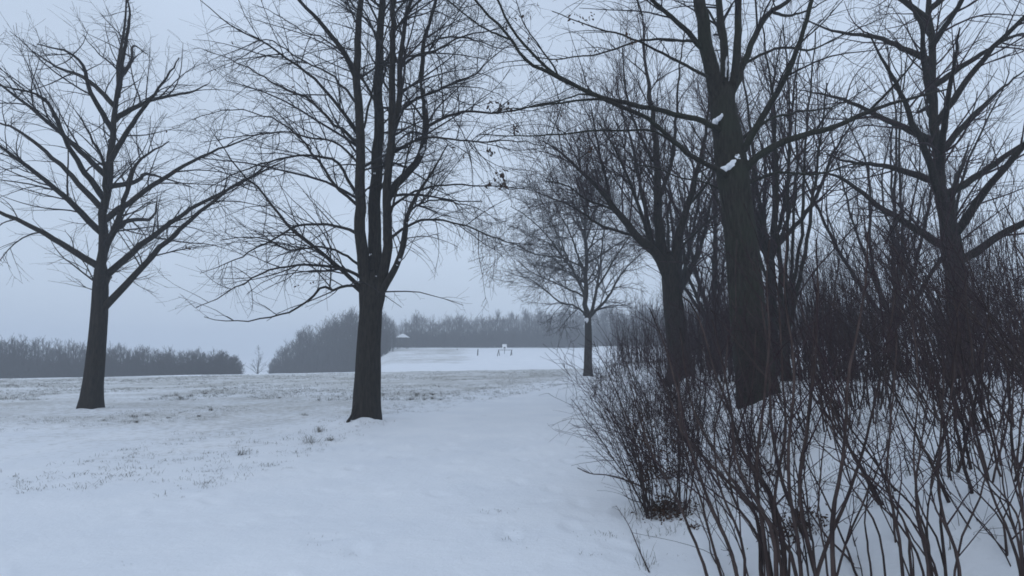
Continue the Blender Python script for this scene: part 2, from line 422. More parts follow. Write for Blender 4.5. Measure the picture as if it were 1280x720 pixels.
sD = LL([(468, 385), (476, 366), (488, 346), (497, 328), (505, 303), (507.5, 276), (513, 262), (520, 245), (540, 215), (560, 180)], D+.05, D-1.2, .10, .012, 12, n=26)
sE = LL([(484, 250), (491, 236), (503, 222), (513, 213), (523, 196), (529, 181), (532, 158), (531, 130), (528, 108), (528, 80), (530, 47), (540, 18), (548, -20), (560, -90)], D-.05, D+.6, .10, .02, 12, n=34)
for pts, d1, r0 in [
    ([(446, 100), (438, 80), (428, 62), (412, 42), (398, 25), (375, 0), (350, -40), (330, -80)], -1.0, .075),
    ([(455, 366), (447, 356), (430, 340), (403, 317), (363, 285), (340, 256), (318, 232), (300, 214), (282, 190), (262, 160)], -1.2, .055),
    ([(452, 348), (440, 340), (417, 334), (392, 331), (370, 332), (345, 336), (323, 344), (300, 356), (272, 372), (245, 384)], -2.0, .040),
    ([(455, 372), (446, 360), (437, 356), (428, 358), (415, 363), (403, 357), (392, 370), (370, 386), (350, 394), (325, 399), (285, 401), (255, 396)], -1.6, .040),
    ([(446, 292), (432, 285), (415, 281), (390, 279), (370, 283), (350, 294), (327, 307), (303, 320), (280, 331), (250, 342)], 1.5, .042),
    ([(446, 244), (435, 225), (424, 206), (415, 199), (406, 197), (388, 194), (370, 195), (345, 200), (316, 209), (285, 222), (255, 240)], -1.5, .040),
    ([(446, 180), (430, 163), (417, 155), (402, 140), (388, 125), (372, 117), (359, 112), (340, 102), (320, 90), (290, 75), (250, 60)], 1.0, .045),
    ([(447, 168), (428, 140), (406, 112), (385, 92), (352, 68), (330, 52), (310, 44), (280, 25), (250, 0)], -1.8, .045),
    ([(448, 258), (420, 232), (399, 203), (380, 180), (352, 152), (330, 145), (300, 138), (270, 140), (240, 150)], 2.2, .040),
    ([(446, 130), (430, 110), (410, 90), (385, 80), (352, 58), (330, 50), (290, 65), (262, 76)], 2.6, .035),
    ([(448, 204), (432, 188), (414, 176), (390, 172), (360, 165), (330, 168), (290, 172), (250, 178)], .8, .032),
    ([(447, 330), (430, 318), (405, 308), (385, 310), (360, 312), (335, 300), (305, 296), (275, 300)], -2.6, .030),
    ([(488, 298), (500, 288), (520, 277), (538, 274), (560, 277), (585, 283), (612, 295), (640, 303), (668, 306)], -1.4, .036),
    ([(487, 262), (497, 252), (515, 241), (533, 236), (550, 232), (569, 231), (600, 232), (640, 234), (672, 240)], 1.2, .036),
    ([(500, 140), (520, 124), (540, 116), (555, 109), (569, 103), (585, 97), (601, 87), (620, 68), (640, 56)], .9, .042),
    ([(533, 158), (543, 153), (554, 148), (570, 142), (587, 139), (612, 141), (640, 139), (670, 131), (700, 126)], -1.0, .040),
    ([(494, 190), (520, 176), (548, 172), (580, 176), (612, 178), (645, 176), (680, 182)], -2.4, .032),
    ([(500, 85), (520, 70), (548, 62), (580, 44), (610, 40), (640, 30)], -1.8, .034),
    ([(530, 60), (550, 48), (575, 46), (600, 52), (625, 60), (650, 58)], 1.8, .030),
    ([(478, 60), (462, 30), (440, 5), (415, -30), (385, -60)], 1.6, .035),
    ([(470, 130), (455, 100), (430, 68), (405, 48), (380, 40), (350, 20), (315, 5)], 2.6, .035),
    ([(492, 40), (515, 10), (545, -15), (580, -30), (620, -45)], -1.4, .035),
    ([(508, 270), (523, 255), (545, 250), (575, 254), (600, 262), (625, 278)], 2.0, .026),
    ([(480, 300), (490, 260), (505, 210), (515, 170), (519, 130), (524, 90)], -1.7, .035),
    ([(455, 160), (466, 110), (476, 60), (490, 20), (502, -20)], -1.6, .03)]:
    LL(pts, D, D+d1*1.3, r0, .007, 6 if r0 < .05 else 8, n=20, wig=.02)
def stack(lst, n=20):
    A = np.stack([p[np.linspace(0, len(p)-1, n).astype(int)] if len(p) != n else p for p, r in lst])
    B_ = np.stack([r[np.linspace(0, len(r)-1, n).astype(int)] if len(r) != n else r for p, r in lst]); return A, B_
def crown(root, lst, levels, material, name='crown', S=(5, 4, 3, 3)):
    """grow successive generations of finer branches from a list of limbs"""
    P_, R_ = stack(lst); g = Geo(); gens = []
    cur = (P_, R_)
    for k, lv in enumerate(levels):
        nxt = grow(*cur, **lv); g.tubes(nxt[0], nxt[1], S[min(k, 3)]); gens.append(nxt)
        cur = nxt
    o = g.build(name, material, root); return gens
# stems get their own side branches all round, the traced limbs carry twigs
stemsL = [sA, sB, sC, sC2, sE]; sideL = limbsL[6:]+[sD]
g = Geo()
P1, R1 = grow(*stack(stemsL), dens=2.7, L=(1.8, 4.4), ang=(40, 78), t0=.24, n=9, up=.10, curve=-.10, jit=.07, rr=.42, rmin=.007, rk=.0085)
g.tubes(P1, R1, 5)
Pl, Rl = stack(sideL)
P2, R2 = grow(Pl, Rl, dens=4.4, L=(.8, 2.8), ang=(22, 62), t0=.10, n=7, up=.06, curve=-.10, jit=.09, rr=.6, rmin=.0045, rk=.006)
P3, R3 = grow(P1, R1, dens=4.4, L=(.6, 1.9), ang=(25, 65), t0=.12, n=6, curve=-.08, jit=.10, rr=.6, rmin=.0042, rk=.006)
k2 = P2[:, :, 2].min(1) > 2.2; P2, R2 = P2[k2], R2[k2]; k3 = P3[:, :, 2].min(1) > 2.3; P3, R3 = P3[k3], R3[k3]
g.tubes(P2, R2, 4); g.tubes(P3, R3, 3)
P4, R4 = grow(P2, R2, dens=5.0, L=(.25, 1.05), ang=(25, 60), t0=.12, n=5, curve=-.22, jit=.12, rr=.7, rmin=.0034, rk=.004)
P5, R5 = grow(P3, R3, dens=4.2, L=(.2, .8), ang=(25, 60), t0=.15, n=5, curve=-.12, jit=.12, rr=.7, rmin=.0032, rk=.004)
k4 = P4[:, :, 2].min(1) > 2.3; P4, R4 = P4[k4], R4[k4]; k5 = P5[:, :, 2].min(1) > 2.3; P5, R5 = P5[k5], R5[k5]
g.tubes(P4, R4, 3); g.tubes(P5, R5, 3)
# long hanging whips on the right-hand side
low = [l for l in limbsL if l[0][-1][0] > TREE_L[0]+1.2 and l[0][-1][2] < 7]
Pd, Rd = grow(*stack(low), dens=2.6, L=(.7, 1.9), ang=(45, 85), t0=.35, n=8, up=-.45, bias=(.22, 0, 0), curve=-.5, jit=.05, rr=.6, rmin=.0042, rk=.004)
g.tubes(Pd, Rd, 3)
Pe, Re = grow(Pd, Rd, dens=2.2, L=(.15, .5), ang=(20, 45), n=4, up=-.2, jit=.1, rmin=.003); g.tubes(Pe, Re, 3)
g.build('crown', TWIG, tl)
xs = P4[:, -1, 0]; selr = xs > TREE_L[0]+.9
g = Geo(); a, b = grow(P4[selr], R4[selr], dens=5.0, L=(.15, .6), ang=(25, 65), n=5, jit=.12, rmin=.003, rk=.004); g.tubes(a, b, 3)
sel5 = P5[:, -1, 0] > TREE_L[0]+.9
a, b = grow(P5[sel5], R5[sel5], dens=4.0, L=(.15, .5), ang=(25, 65), n=4, jit=.12, rmin=.003, rk=.004); g.tubes(a, b, 3); g.build('crown', TWIG, tl)
leaves(tl, [at(613, 128, 14), at(627, 135, 14), at(634, 137, 14), at(627, 215, 14.5), at(611, 227, 14.5), at(628, 230, 14.5), at(613, 190, 14.2), at(641, 160, 14.2)], .06, 12, .11)
leaves(tl, [P5[i][-1] for i in rng.integers(0, len(P5), 60)]+[P4[i][-1] for i in rng.integers(0, len(P4), 40)], .03, 2, .06, 'dead_leaves')
# exposed root and snow lodged against bark
rx = [at(447, 498, D-.12), at(443.5, 508, D-.30), at(440, 519, D-.42)]; e_ = at(434, 533, D-.55); e_[2] = gz(e_[0], e_[1])-.03
g = Geo(); g.tubes(spline(rx+[e_], 10), np.linspace(.045, .035, 10), 7, .12); g.build('root', BARK, tl)
for (Pp, Rp, side, k0, k1) in ((sE[0], sE[1], 1, 5, 9), (sE[0], sE[1], 1, 10, 17), (sD[0], sD[1], 1, 6, 10), (sD[0], sD[1], 1, 11, 15), (sE[0], sE[1], -1, 19, 24)):
    q = Pp[k0:k1].copy(); rr_ = Rp[k0:k1]; n_ = len(q); q = spline(q, 14); rr_ = np.interp(np.linspace(0, 1, 14), np.linspace(0, 1, n_), rr_)
    q += np.array([side*.35, -.50, .25])*rr_[:, None]
    g = Geo(); g.tubes(q, rr_*(.30+.38*rng.random(14))*np.sin(np.linspace(.25, 2.9, 14)), 7, .10); g.build('snow_line', SNOWP, tl)
for k, (x, y, s) in enumerate([(447, 98, .05), (450, 226, .05), (463, 318, .05), (470, 345, .03), (452, 172, .04), (468, 217, .04), (452, 276, .035), (477, 262, .03)]):
    snow_blob(tl, at(x, y, D-.02-(.13 if y > 130 else .08)), (s*.5, s*.5, s*.7), seed=k, lumps=2)

# ---- the big tree on the bank at the right
tr = thing('bare_tree', 'thick dark tree on the right bank with snow lodged in its forks', 'tree', tuple(TREE_R), 'bare trees along the path')
D = TREE_R[1]
b0 = TREE_R.copy(); b0[2] -= .3
tp = [b0, at(945, 470, D), at(938, 420, D), at(932, 360, D), at(926, 300, D), at(920, 250, D), at(913, 200, D), at(908, 163, D), at(903, 130, D), at(901, 108, D)]
P = spline(tp, 60); R = np.interp(np.linspace(0, 1, 60), [0, .2, .45, .62, .72, .85, 1], [.335, .30, .27, .25, .27, .235, .20])
g = Geo(); tube_radius_noise(P, R, 40, g, flare=.10); g.build('trunk', BARK_G, tr)
limbsR = []
def LR(pts, d0, d1, r0, r1, S=10, **k):
    p = limb(tr, px_path(pts, d0, d1), r0, r1, BARK_G, S, **k); limbsR.append(p); return p
LR([(899, 135), (893, 105), (887, 78), (882, 55), (880, 30), (874, 0), (868, -60), (860, -140), (850, -230)], D, D-.8, .135, .03, 14, n=30)
LR([(903, 128), (905, 90), (904, 50), (898, 0), (896, -80), (900, -180)], D+.05, D+.8, .085, .02, 12, n=24)
LR([(908, 135), (914, 112), (919, 90), (922, 50), (923, 0), (928, -80), (935, -170)], D, D-.5, .080, .02, 12, n=24)
LR([(908, 128), (919, 108), (926, 88), (938, 60), (950, 32), (965, 14), (985, 0), (1010, -30), (1040, -80)], D, D+1.2, .072, .02, 12, n=24)
LR([(918, 205), (930, 186), (946, 158), (962, 132), (978, 104), (990, 78), (1003, 40), (1015, 0), (1030, -60)], D, D-1.4, .065, .02, 10, n=22)
LR([(922, 222), (938, 204), (955, 190), (978, 178), (1005, 168), (1040, 160), (1085, 140), (1130, 125), (1190, 110)], D-.1, D-1.0, .068, .012, 10, n=24)
LR([(882, 66), (870, 52), (858, 38), (838, 20), (815, 0), (790, -30), (765, -60)], D-.2, D-1.4, .050, .015, 9, n=18)
big1 = LR([(900, 163), (890, 158), (872, 148), (850, 145), (825, 137), (800, 133), (775, 127), (750, 122), (722, 108), (700, 98), (670, 84), (655, 72), (640, 50), (620, 28), (600, 8), (585, -15)], D-.1, D-2.4, .050, .014, 9, n=34)
big2 = LR([(910, 222), (897, 212), (880, 204), (860, 192), (840, 175), (825, 160), (810, 148), (790, 140), (765, 128), (742, 117), (715, 105), (690, 90), (660, 62), (640, 36), (628, 14), (615, -20)], D-.15, D-2.0, .045, .014, 9, n=34)
for pts, d1, r0 in [
    ([(840, 176), (815, 163), (790, 163), (760, 163), (730, 164), (700, 167), (670, 170), (640, 170), (600, 168)], -2.6, .020),
    ([(780, 128), (750, 124), (720, 126), (695, 130), (665, 134), (640, 136), (615, 141)], -2.4, .022),
    ([(884, 96), (865, 86), (845, 76), (820, 62), (800, 52), (775, 42), (750, 36), (720, 26), (690, 14)], -1.6, .026),
    ([(870, 52), (850, 50), (825, 49), (800, 51), (775, 59), (750, 67), (720, 71), (690, 75), (665, 70)], -2.2, .022),
    ([(742, 120), (725, 118), (705, 124), (690, 128), (670, 132), (640, 138)], -2.2, .016),
    ([(640, 50), (615, 40), (590, 25), (560, 0), (540, -20)], -2.4, .018),
    ([(700, 98), (690, 80), (672, 55), (655, 30), (645, 0)], -2.2, .018),
    ([(908, 240), (880, 228), (850, 222), (820, 210), (795, 205), (770, 190)], 1.6, .020),
    ([(965, 14), (985, 20), (1015, 10), (1050, -10)], 1.6, .03),
    ([(1085, 140), (1110, 115), (1140, 80), (1165, 40)], -1.2, .025),
    ([(925, 175), (960, 150), (1000, 140), (1050, 130), (1100, 100)], 2.6, .035),
    ([(905, 60), (890, 20), (862, -15), (830, -50)], 2.0, .03),
    ([(934, 230), (975, 215), (1020, 218), (1070, 205), (1120, 210)], 1.0, .03),
    ([(930, 80), (975, 60), (1015, 62), (1060, 40), (1110, 20)], 1.5, .03)]:
    LR(pts, D+.3*d1, D+d1, r0, .006, 6, n=20, wig=.015)
gens = crown(tr, limbsR[:7], [dict(dens=2.4, L=(1.0, 2.8), ang=(30, 65), t0=.22, n=8, up=.1, jit=.08, rr=.4, rmin=.006, rk=.008),
      dict(dens=3.8, L=(.5, 1.4), n=6, jit=.1, rmin=.0036, rk=.005), dict(dens=4.0, L=(.2, .6), n=5, jit=.1, rmin=.0028, rk=.004)], TWIG)
gens2 = crown(tr, limbsR[7:], [dict(dens=3.0, L=(.35, 1.6), ang=(30, 70), t0=.15, n=7, curve=-.05, jit=.10, rr=.6, rmin=.0036, rk=.005),
      dict(dens=2.8, L=(.2, .7), n=5, jit=.1, rmin=.0027, rk=.004), dict(dens=2.2, L=(.1, .3), n=4, jit=.1, rmin=.0022, rk=.003)], TWIG)
leaves(tr, [at(x, y, D-1.8) for x, y in ((648, 24), (712, 22), (722, 20), (730, 28), (741, 22), (746, 62), (785, 42), (790, 50), (662, 20), (690, 75), (660, 48), (700, 140), (735, 185))], .035, 5, .05)
for k, (x, y, r, ax, dd) in enumerate([(883, 47, (.12, .07, .055), (1, 0, .45), .09), (904, 111, (.035, .05, .045), (1, 0, .5), .13), (896, 150, (.14, .07, .05), (1, 0, 1.0), .19),
        (914, 206, (.19, .08, .075), (1, 0, .80), .21), (921, 197, (.07, .06, .06), (1, 0, .1), .21), (908, 84, (.19, .03, .022), (.06, 0, 1), .02)]):
    snow_blob(tr, at(x, y, D-dd), r, ax=ax, seed=k+20)
# ivy-like vine on trunk
g = Geo(); g.tubes(px_path([(921, 300), (919, 340), (920, 380), (918, 420), (926, 460), (938, 500)], D-.33, D-.42), np.full(6, .010), 5); g.build('vine', STEM, tr)

# ---- generic bare tree used for the rest of the row
def row_tree(root, base, height, r, trunk_pts, limb_specs, mat_b, mat_t, levels, flare=.25, S=24):
    P = spline(trunk_pts, 26); R = np.interp(np.linspace(0, 1, 26), [0, .2, .82, .92, 1], [r*1.15, r, r*.80, r*.66, r*.3])
    g = Geo(); tube_radius_noise(P, R, S, g, flare=flare); g.build('trunk', mat_b, root)
    ls = [limb(root, pts, a, b, mat_b, 8, n=20, wig=.02) for pts, a, b in limb_specs]
    return ls, crown(root, ls, levels, mat_t)

# middle tree
D = TREE_M[1]; b0 = TREE_M.copy(); b0[2] -= .3
tm = thing('bare_tree', 'bare tree behind the shrubs, between the small far tree and the thick snowy-forked tree', 'tree', tuple(TREE_M), 'bare trees along the path')
specs = []
for pts, d1, a in [
    ([(840, 362), (828, 330), (815, 312), (798, 296), (780, 276), (762, 252), (742, 228), (720, 208), (700, 190), (678, 176)], -1.5, .17),
    ([(840, 362), (830, 318), (825, 290), (822, 255), (822, 210), (817, 160), (812, 110), (806, 60), (803, 20)], .5, .18),
    ([(840, 362), (843, 322), (849, 290), (860, 258), (868, 228), (876, 190), (884, 150), (888, 100)], -.5, .15),
    ([(826, 322), (815, 300), (806, 260), (798, 220), (790, 180), (778, 140), (770, 95)], 1.5, .08),
    ([(815, 312), (806, 280), (795, 250), (782, 215), (765, 180), (745, 150)], -2, .07),
    ([(762, 252), (758, 225), (750, 195), (745, 165), (738, 130)], -1, .05),
    ([(822, 255), (835, 220), (842, 180), (846, 130), (850, 80), (856, 40)], 1.0, .07),
    ([(860, 258), (875, 240), (893, 215), (905, 180), (912, 140)], 1.2, .05),
    ([(843, 322), (860, 300), (880, 282), (905, 262), (925, 240)], 1.8, .05),
    ([(798, 296), (775, 290), (748, 280), (722, 262), (700, 252), (670, 240)], 1.2, .05),
    ([(780, 276), (765, 262), (735, 250), (708, 232), (680, 226)], -2.5, .04),
    ([(822, 210), (808, 185), (792, 150), (782, 110), (778, 60)], -1.5, .05),
    ([(803, 20), (790, -20), (780, -60)], -.5, .035)]:
    specs.append((px_path(pts, D, D+d1), a, .015))
row_tree(tm, TREE_M, 9, .33, [b0, at(849, 440, D), at(844, 400, D), at(840, 365, D), at(838, 340, D), at(836, 315, D)], specs, BARK, TWIG_R,
    [dict(dens=3.6, L=(1.2, 3.4), ang=(20, 55), t0=.12, n=8, up=.22, curve=.10, jit=.09, rr=.5, rmin=.009, rk=.008),
     dict(dens=4.8, L=(.6, 2.0), ang=(20, 55), n=6, up=.15, curve=.08, jit=.10, rmin=.0055, rk=.006),
     dict(dens=5.0, L=(.3, 1.2), ang=(15, 50), n=5, up=.2, jit=.08, rmin=.0042, rk=.005)])

# small far tree at the end of the path
D = TREE_S[1]; b0 = TREE_S.copy(); b0[2] -= .3
ts = thing('bare_tree', 'smaller hazy bare tree with a straight thin trunk at the far end of the path', 'tree', tuple(TREE_S), 'bare trees along the path')
specs = []
for pts, d1, a in [
    ([(734.5, 405), (733, 380), (732, 350), (733, 320), (731, 290), (733, 262), (732, 235), (735, 205), (736, 182)], .3, .17),
    ([(733, 300), (745, 262), (757, 232), (768, 205)], 1.5, .06), ([(732, 290), (718, 245), (705, 212)], -1.5, .06), ([(733, 262), (743, 228), (750, 198)], 1, .05),
    ([(710, 330), (682, 292), (655, 268), (638, 258)], -2.5, .05), ([(722, 350), (700, 300), (680, 258), (668, 232)], 2.5, .05), ([(733, 275), (724, 240), (720, 205)], -1, .05),
    ([(734, 400), (741, 385), (746, 360), (750, 335), (753, 305), (757, 275)], -1, .11),
    ([(735, 398), (750, 383), (764, 365), (775, 345), (792, 325), (810, 312)], 1, .10),
    ([(734, 398), (727, 388), (716, 382), (700, 378), (685, 366), (668, 352), (650, 345)], -1, .07),
    ([(732, 370), (722, 350), (710, 330), (694, 310), (678, 300), (655, 292)], 2, .08),
    ([(733, 345), (722, 318), (712, 290), (700, 268), (690, 245)], -2, .07),
    ([(746, 360), (756, 345), (770, 320), (784, 300), (795, 280)], -2, .07),
    ([(732, 320), (742, 298), (752, 270), (762, 248)], 2, .06),
    ([(731, 300), (722, 275), (716, 250), (714, 228)], 1, .05),
    ([(732, 372), (712, 362), (690, 352), (664, 340), (645, 325)], 3, .06),
    ([(732, 335), (700, 322), (670, 318), (645, 306), (628, 300)], -3, .06),
    ([(733, 330), (752, 318), (780, 300), (805, 290)], 3, .06)]:
    specs.append((px_path(pts, D, D+d1*1.6), a, .02))
row_tree(ts, TREE_S, 11, .255, [b0, at(735, 450, D), at(735.5, 425, D), at(735, 400, D), at(734, 385, D)], specs, BARK, TWIG,
    [dict(dens=3.6, L=(1.6, 4.4), ang=(25, 65), t0=.10, n=8, up=.0, curve=-.05, jit=.08, rr=.5, rmin=.014, rk=.010),
     dict(dens=4.0, L=(.6, 2.3), ang=(25, 60), n=6, jit=.09, rmin=.010, rk=.007),
     dict(dens=4.2, L=(.4, 1.0), ang=(25, 60), n=5, jit=.1, rmin=.007, rk=.006)])
snow_blob(ts, at(733, 400, D-.17), (.09, .08, .16), seed=50)

# free-form tree for places past the edges of the view and behind the thicket
def free_tree(base, label, height, r, nl, spread, lean=(0, 0), group='bare trees along the path', fine=1.0, mt=None, levels=None, lt=.28):
    root = thing('bare_tree', label, 'tree', tuple(base), group)
    base = np.array(base, float); top = base+np.array([lean[0], lean[1], height*lt])
    tp = [base-np.array([0, 0, .3]), base+(top-base)*.4+rng.standard_normal(3)*.05, top]
    specs = []
    for k in range(nl):
        az = k*2.4+rng.uniform(-.4, .4); sp_ = spread*rng.uniform(.35, 1.0)*(0.15 if k == 0 else 1); hh = height*rng.uniform(.75, 1.0)*(1-.25*(sp_/spread))
        st = base+(top-base)*(rng.uniform(.82, .99)); e = top+np.array([math.cos(az)*sp_, math.sin(az)*sp_, hh-height*lt])
        m1 = st+(e-st)*.33+np.array([math.cos(az), math.sin(az), 0])*sp_*.12; m2 = st+(e-st)*.68+rng.standard_normal(3)*.15
        specs.append(([st, m1, m2, e], r*rng.uniform(.4, .6), .015))
    levels = levels or [dict(dens=1.7*fine, L=(1.2, 3.4), ang=(25, 60), t0=.12, n=8, up=.15, curve=.05, jit=.08, rr=.5, rmin=.009, rk=.009),
     dict(dens=2.5*fine, L=(.6, 1.7), ang=(25, 55), n=6, up=.05, jit=.09, rmin=.005, rk=.006),
     dict(dens=2.8*fine, L=(.25, .9), ang=(20, 55), n=5, jit=.1, rmin=.0038, rk=.005)]
    row_tree(root, base, height, r, tp, specs, BARK, mt or TWIG, levels)
    return root
def leader_tree(base, label, height, r, nl, spread, mt=None, lt=.24, seed=1):
    root = thing('bare_tree', label, 'tree', tuple(base), 'bare trees along the path'); base = np.array(base, float)
    axis = spline([base-[0, 0, .3], base+[.05, 0, height*.2], base+[-.12, .1, height*.5], base+[.1, .1, height*.8], base+[0, .2, height]], 40)
    tp = [axis[0], axis[5], axis[int(40*lt)], axis[int(40*lt)+5]]
    specs = [([axis[int(40*lt)-3], axis[16], axis[26], axis[38]], r*.66, .02)]
    for k in range(nl):
        t = lt+(.80-lt)*(k/nl)**1.1; az = k*2.4+rng.uniform(-.5, .5); st = axis[int(t*39)]
        ln = spread*(1.05-.75*(t-lt)/(1-lt))*rng.uniform(.8, 1.15); u = np.array([math.cos(az), math.sin(az), 0])
        rise = rng.uniform(.35, .95)
        specs.append(([st, st+u*ln*.35+[0, 0, ln*rise*.42], st+u*ln*.7+[0, 0, ln*rise*.75]+rng.standard_normal(3)*.15, st+u*ln+[0, 0, ln*rise*.95]+rng.standard_normal(3)*.2], r*.40*(1.1-.7*(t-lt)), .012))
    row_tree(root, base, height, r, tp, specs, BARK, mt or TWIG, [dict(dens=2.3, L=(1.0, 2.8), ang=(25, 60), t0=.12, n=8, up=.05, curve=-.02, jit=.08, rr=.5, rmin=.008, rk=.008),
     dict(dens=3.2, L=(.5, 1.6), ang=(25, 55), n=6, jit=.09, rmin=.005, rk=.006), dict(dens=3.4, L=(.25, .85), ang=(20, 55), n=5, jit=.1, rmin=.0038, rk=.005)])
leader_tree(TREE_X, 'bare tree in the open field, leftmost of the large trees', 12.5, .25, 20, 4.6)
leader_tree(TREE_Y, 'bare tree furthest right on the bank, standing beyond the shrubs', 12.0, .23, 20, 3.8, mt=TWIG_R)
up3 = [dict(dens=2.0, L=(1.2, 3.2), ang=(20, 52), t0=.1, n=8, up=.22, curve=.12, jit=.09, rr=.55, rmin=.010, rk=.009),
       dict(dens=3.0, L=(.6, 1.8), ang=(18, 52), n=6, up=.18, curve=.1, jit=.09, rmin=.006, rk=.006),
       dict(dens=3.0, L=(.3, 1.0), ang=(15, 40), n=5, up=.2, jit=.08, rmin=.0048, rk=.005)]
free_tree((6.75, 14.6, gz(6.75, 14.6)), 'slender upswept tree directly behind the thick snowy-forked tree', 10.5, .12, 8, 3.0, mt=TWIG_R, levels=up3, lt=.12, group='upswept trees in the thicket')
free_tree(TREE_Z, 'tallest upswept tree deep in the thicket behind the middle tree', 13, .15, 10, 3.6, mt=TWIG_R, levels=up3, lt=.12, group='upswept trees in the thicket')
free_tree((12.6, 19.5, gz(12.6, 19.5)), 'upswept tree in the thicket at the far right, behind the bank', 12, .14, 9, 3.6, mt=TWIG_R, levels=up3, lt=.12, group='upswept trees in the thicket')

free_tree((6.75, 24.0, gz(6.75, 24.0)), 'bare tree seen through the crown of the middle tree, further along the bank', 11.5, .17, 12, 3.4, mt=TWIG_R, levels=up3, lt=.3)
free_tree((7.9, 17.8, gz(7.9, 17.8)), 'bare tree just right of and beyond the thick snowy-forked tree', 12.5, .17, 12, 3.4, mt=TWIG_R, levels=up3, lt=.3)

# ---------------------------------------------------------------- shrubs
def shrub(name, label, base, n, hgt, lean, spread, r=(.006, .014), cat='shrub', group='bare shrubs on the snowy bank', mt=None, parts=True, twig=1.0, br=.12, cv=.1):
    x, y = base; root = thing(name, label, cat, (x, y, gz(x, y)), group)
    mt = mt or STEM; allp = []
    g1 = Geo()
    for k in range(n):
        a = rng.uniform(0, 2*math.pi); rr_ = br*math.sqrt(rng.random())
        p0 = np.array([x+math.cos(a)*rr_, y+math.sin(a)*rr_, 0]); p0[2] = gz(p0[0], p0[1])-.06
        hh = hgt*rng.uniform(.55, 1.08)
        dx = lean[0]+math.cos(a)*spread*rng.uniform(.2, 1); dy = lean[1]+math.sin(a)*spread*rng.uniform(.2, 1)
        dx += rng.normal()*.22*hh*.6; dy += rng.normal()*.18*hh*.6
        m = p0+np.array([dx*.4, dy*.4, hh*.5])+rng.standard_normal(3)*.10*hh*.5
        e = p0+np.array([dx, dy, hh])
        P = spline([p0, m, e], 14); P[1:-1] += rng.standard_normal((12, 3))*.0045*hh
        r0 = r[0]*.6+(r[1]-r[0]*.6)*rng.random()**1.8; R = np.linspace(r0, r0*.25, 14)
        allp.append((P, R))
        if parts:
            g = Geo(); g.tubes(P, R, 6, .05); g.build('stem', mt, root)
        else: g1.tubes(P, R, 4)
    P_, R_ = stack(allp, 14)
    a, b = grow(P_, R_, dens=4.6*twig, L=(.2, .85), ang=(22, 65), t0=.15, n=6, up=.15, jit=.12, curve=cv, rr=.6, rmin=.0024, rk=.004)
    c, d = grow(a, b, dens=5.5*twig, L=(.10, .42), ang=(25, 70), t0=.15, n=5, up=.1, jit=.1, rmin=.0018, rk=.004)
    g1.tubes(a, b, 4); g1.tubes(c, d, 3)
    g1.build('twigs', TWIG_R, root)
    return root, allp
S1, _ = shrub('shrub', 'dense dark shrub nearest the path, with brown leaf litter caught at its foot', (1.50, 6.05), 50, 1.80, (-.10, .25), .55, (.005, .011), br=.26, twig=1.25)
shrub('shrub', 'shrub leaning out over the path edge just behind the nearest clump', (1.95, 7.6), 36, 1.6, (-.35, .1), .7, (.005, .010), br=.4, twig=1.2)
shrub('shrub', 'shrub in front of the middle tree with twigs reaching to its first fork', (2.75, 9.4), 38, 1.9, (-.15, 0), .8, (.005, .011), br=.5, twig=1.2)
shrub('shrub', 'shrub at the foot of the thick tree, on its left side', (2.75, 7.4), 38, 1.15, (-.25, 0), .7, (.005, .011), br=.5)
shrub('shrub', 'low shrub further along the path edge, towards the small far tree', (3.15, 13.0), 36, 1.5, (-.1, 0), .7, (.006, .010), br=.3, twig=1.2)
shrub('shrub', 'shrub between the thick tree and the one furthest right', (4.7, 8.0), 40, 2.2, (-.1, 0), .8, (.006, .013), br=.4)
shrub('shrub', 'shrub on the bank below the tree furthest right', (6.2, 8.6), 40, 2.3, (-.2, 0), .9, (.006, .014), br=.5)
shrub('shrub', 'shrub on the bank at the right edge, in front of the others', (4.6, 5.8), 38, 2.1, (-.3, .2), .9, (.006, .013), br=.5)
shrub('shrub', 'shrub in front of the thick tree, between the nearest clump and the leaning stems', (2.45, 6.2), 34, 1.15, (-.3, .1), .6, (.005, .011), br=.45)
shrub('shrub', 'shrub rising directly behind the large leaning stems, right of the thick tree', (3.6, 6.6), 38, 1.9, (-.3, .1), .8, (.006, .012), br=.5)
shrub('shrub', 'low shrub in the bottom right, just right of the large leaning stems', (3.1, 4.3), 34, 1.7, (-.3, .2), .8, (.006, .013), br=.45)
shrub('shrub', 'shrub at the far bottom right, nearest the right edge of the bank', (4.6, 4.2), 36, 1.8, (-.3, .2), .9, (.006, .013), br=.5)
shrub('shrub', 'outermost shrub at the right end of the bank', (7.0, 6.9), 36, 2.0, (-.3, .2), .9, (.006, .013), br=.5)
shrub('shrub', 'small sparse shrub close to the trunk of the small far tree', (5.4, 34.0), 20, 1.5, (0, 0), .9, (.01, .016), br=.6, parts=False)
shrub('shrub', 'tall shrub on the bank at the foot of the middle tree', (4.2, 14.5), 40, 2.4, (-.1, 0), 1.0, (.008, .014), br=.6, parts=False)

hang = [at(x, y, 6.1) for x, y in ((805, 552), (815, 575), (798, 530), (820, 560), (840, 575), (850, 555), (812, 600), (835, 545), (800, 590))]
leaves(S1, hang, .07, 34, .030)
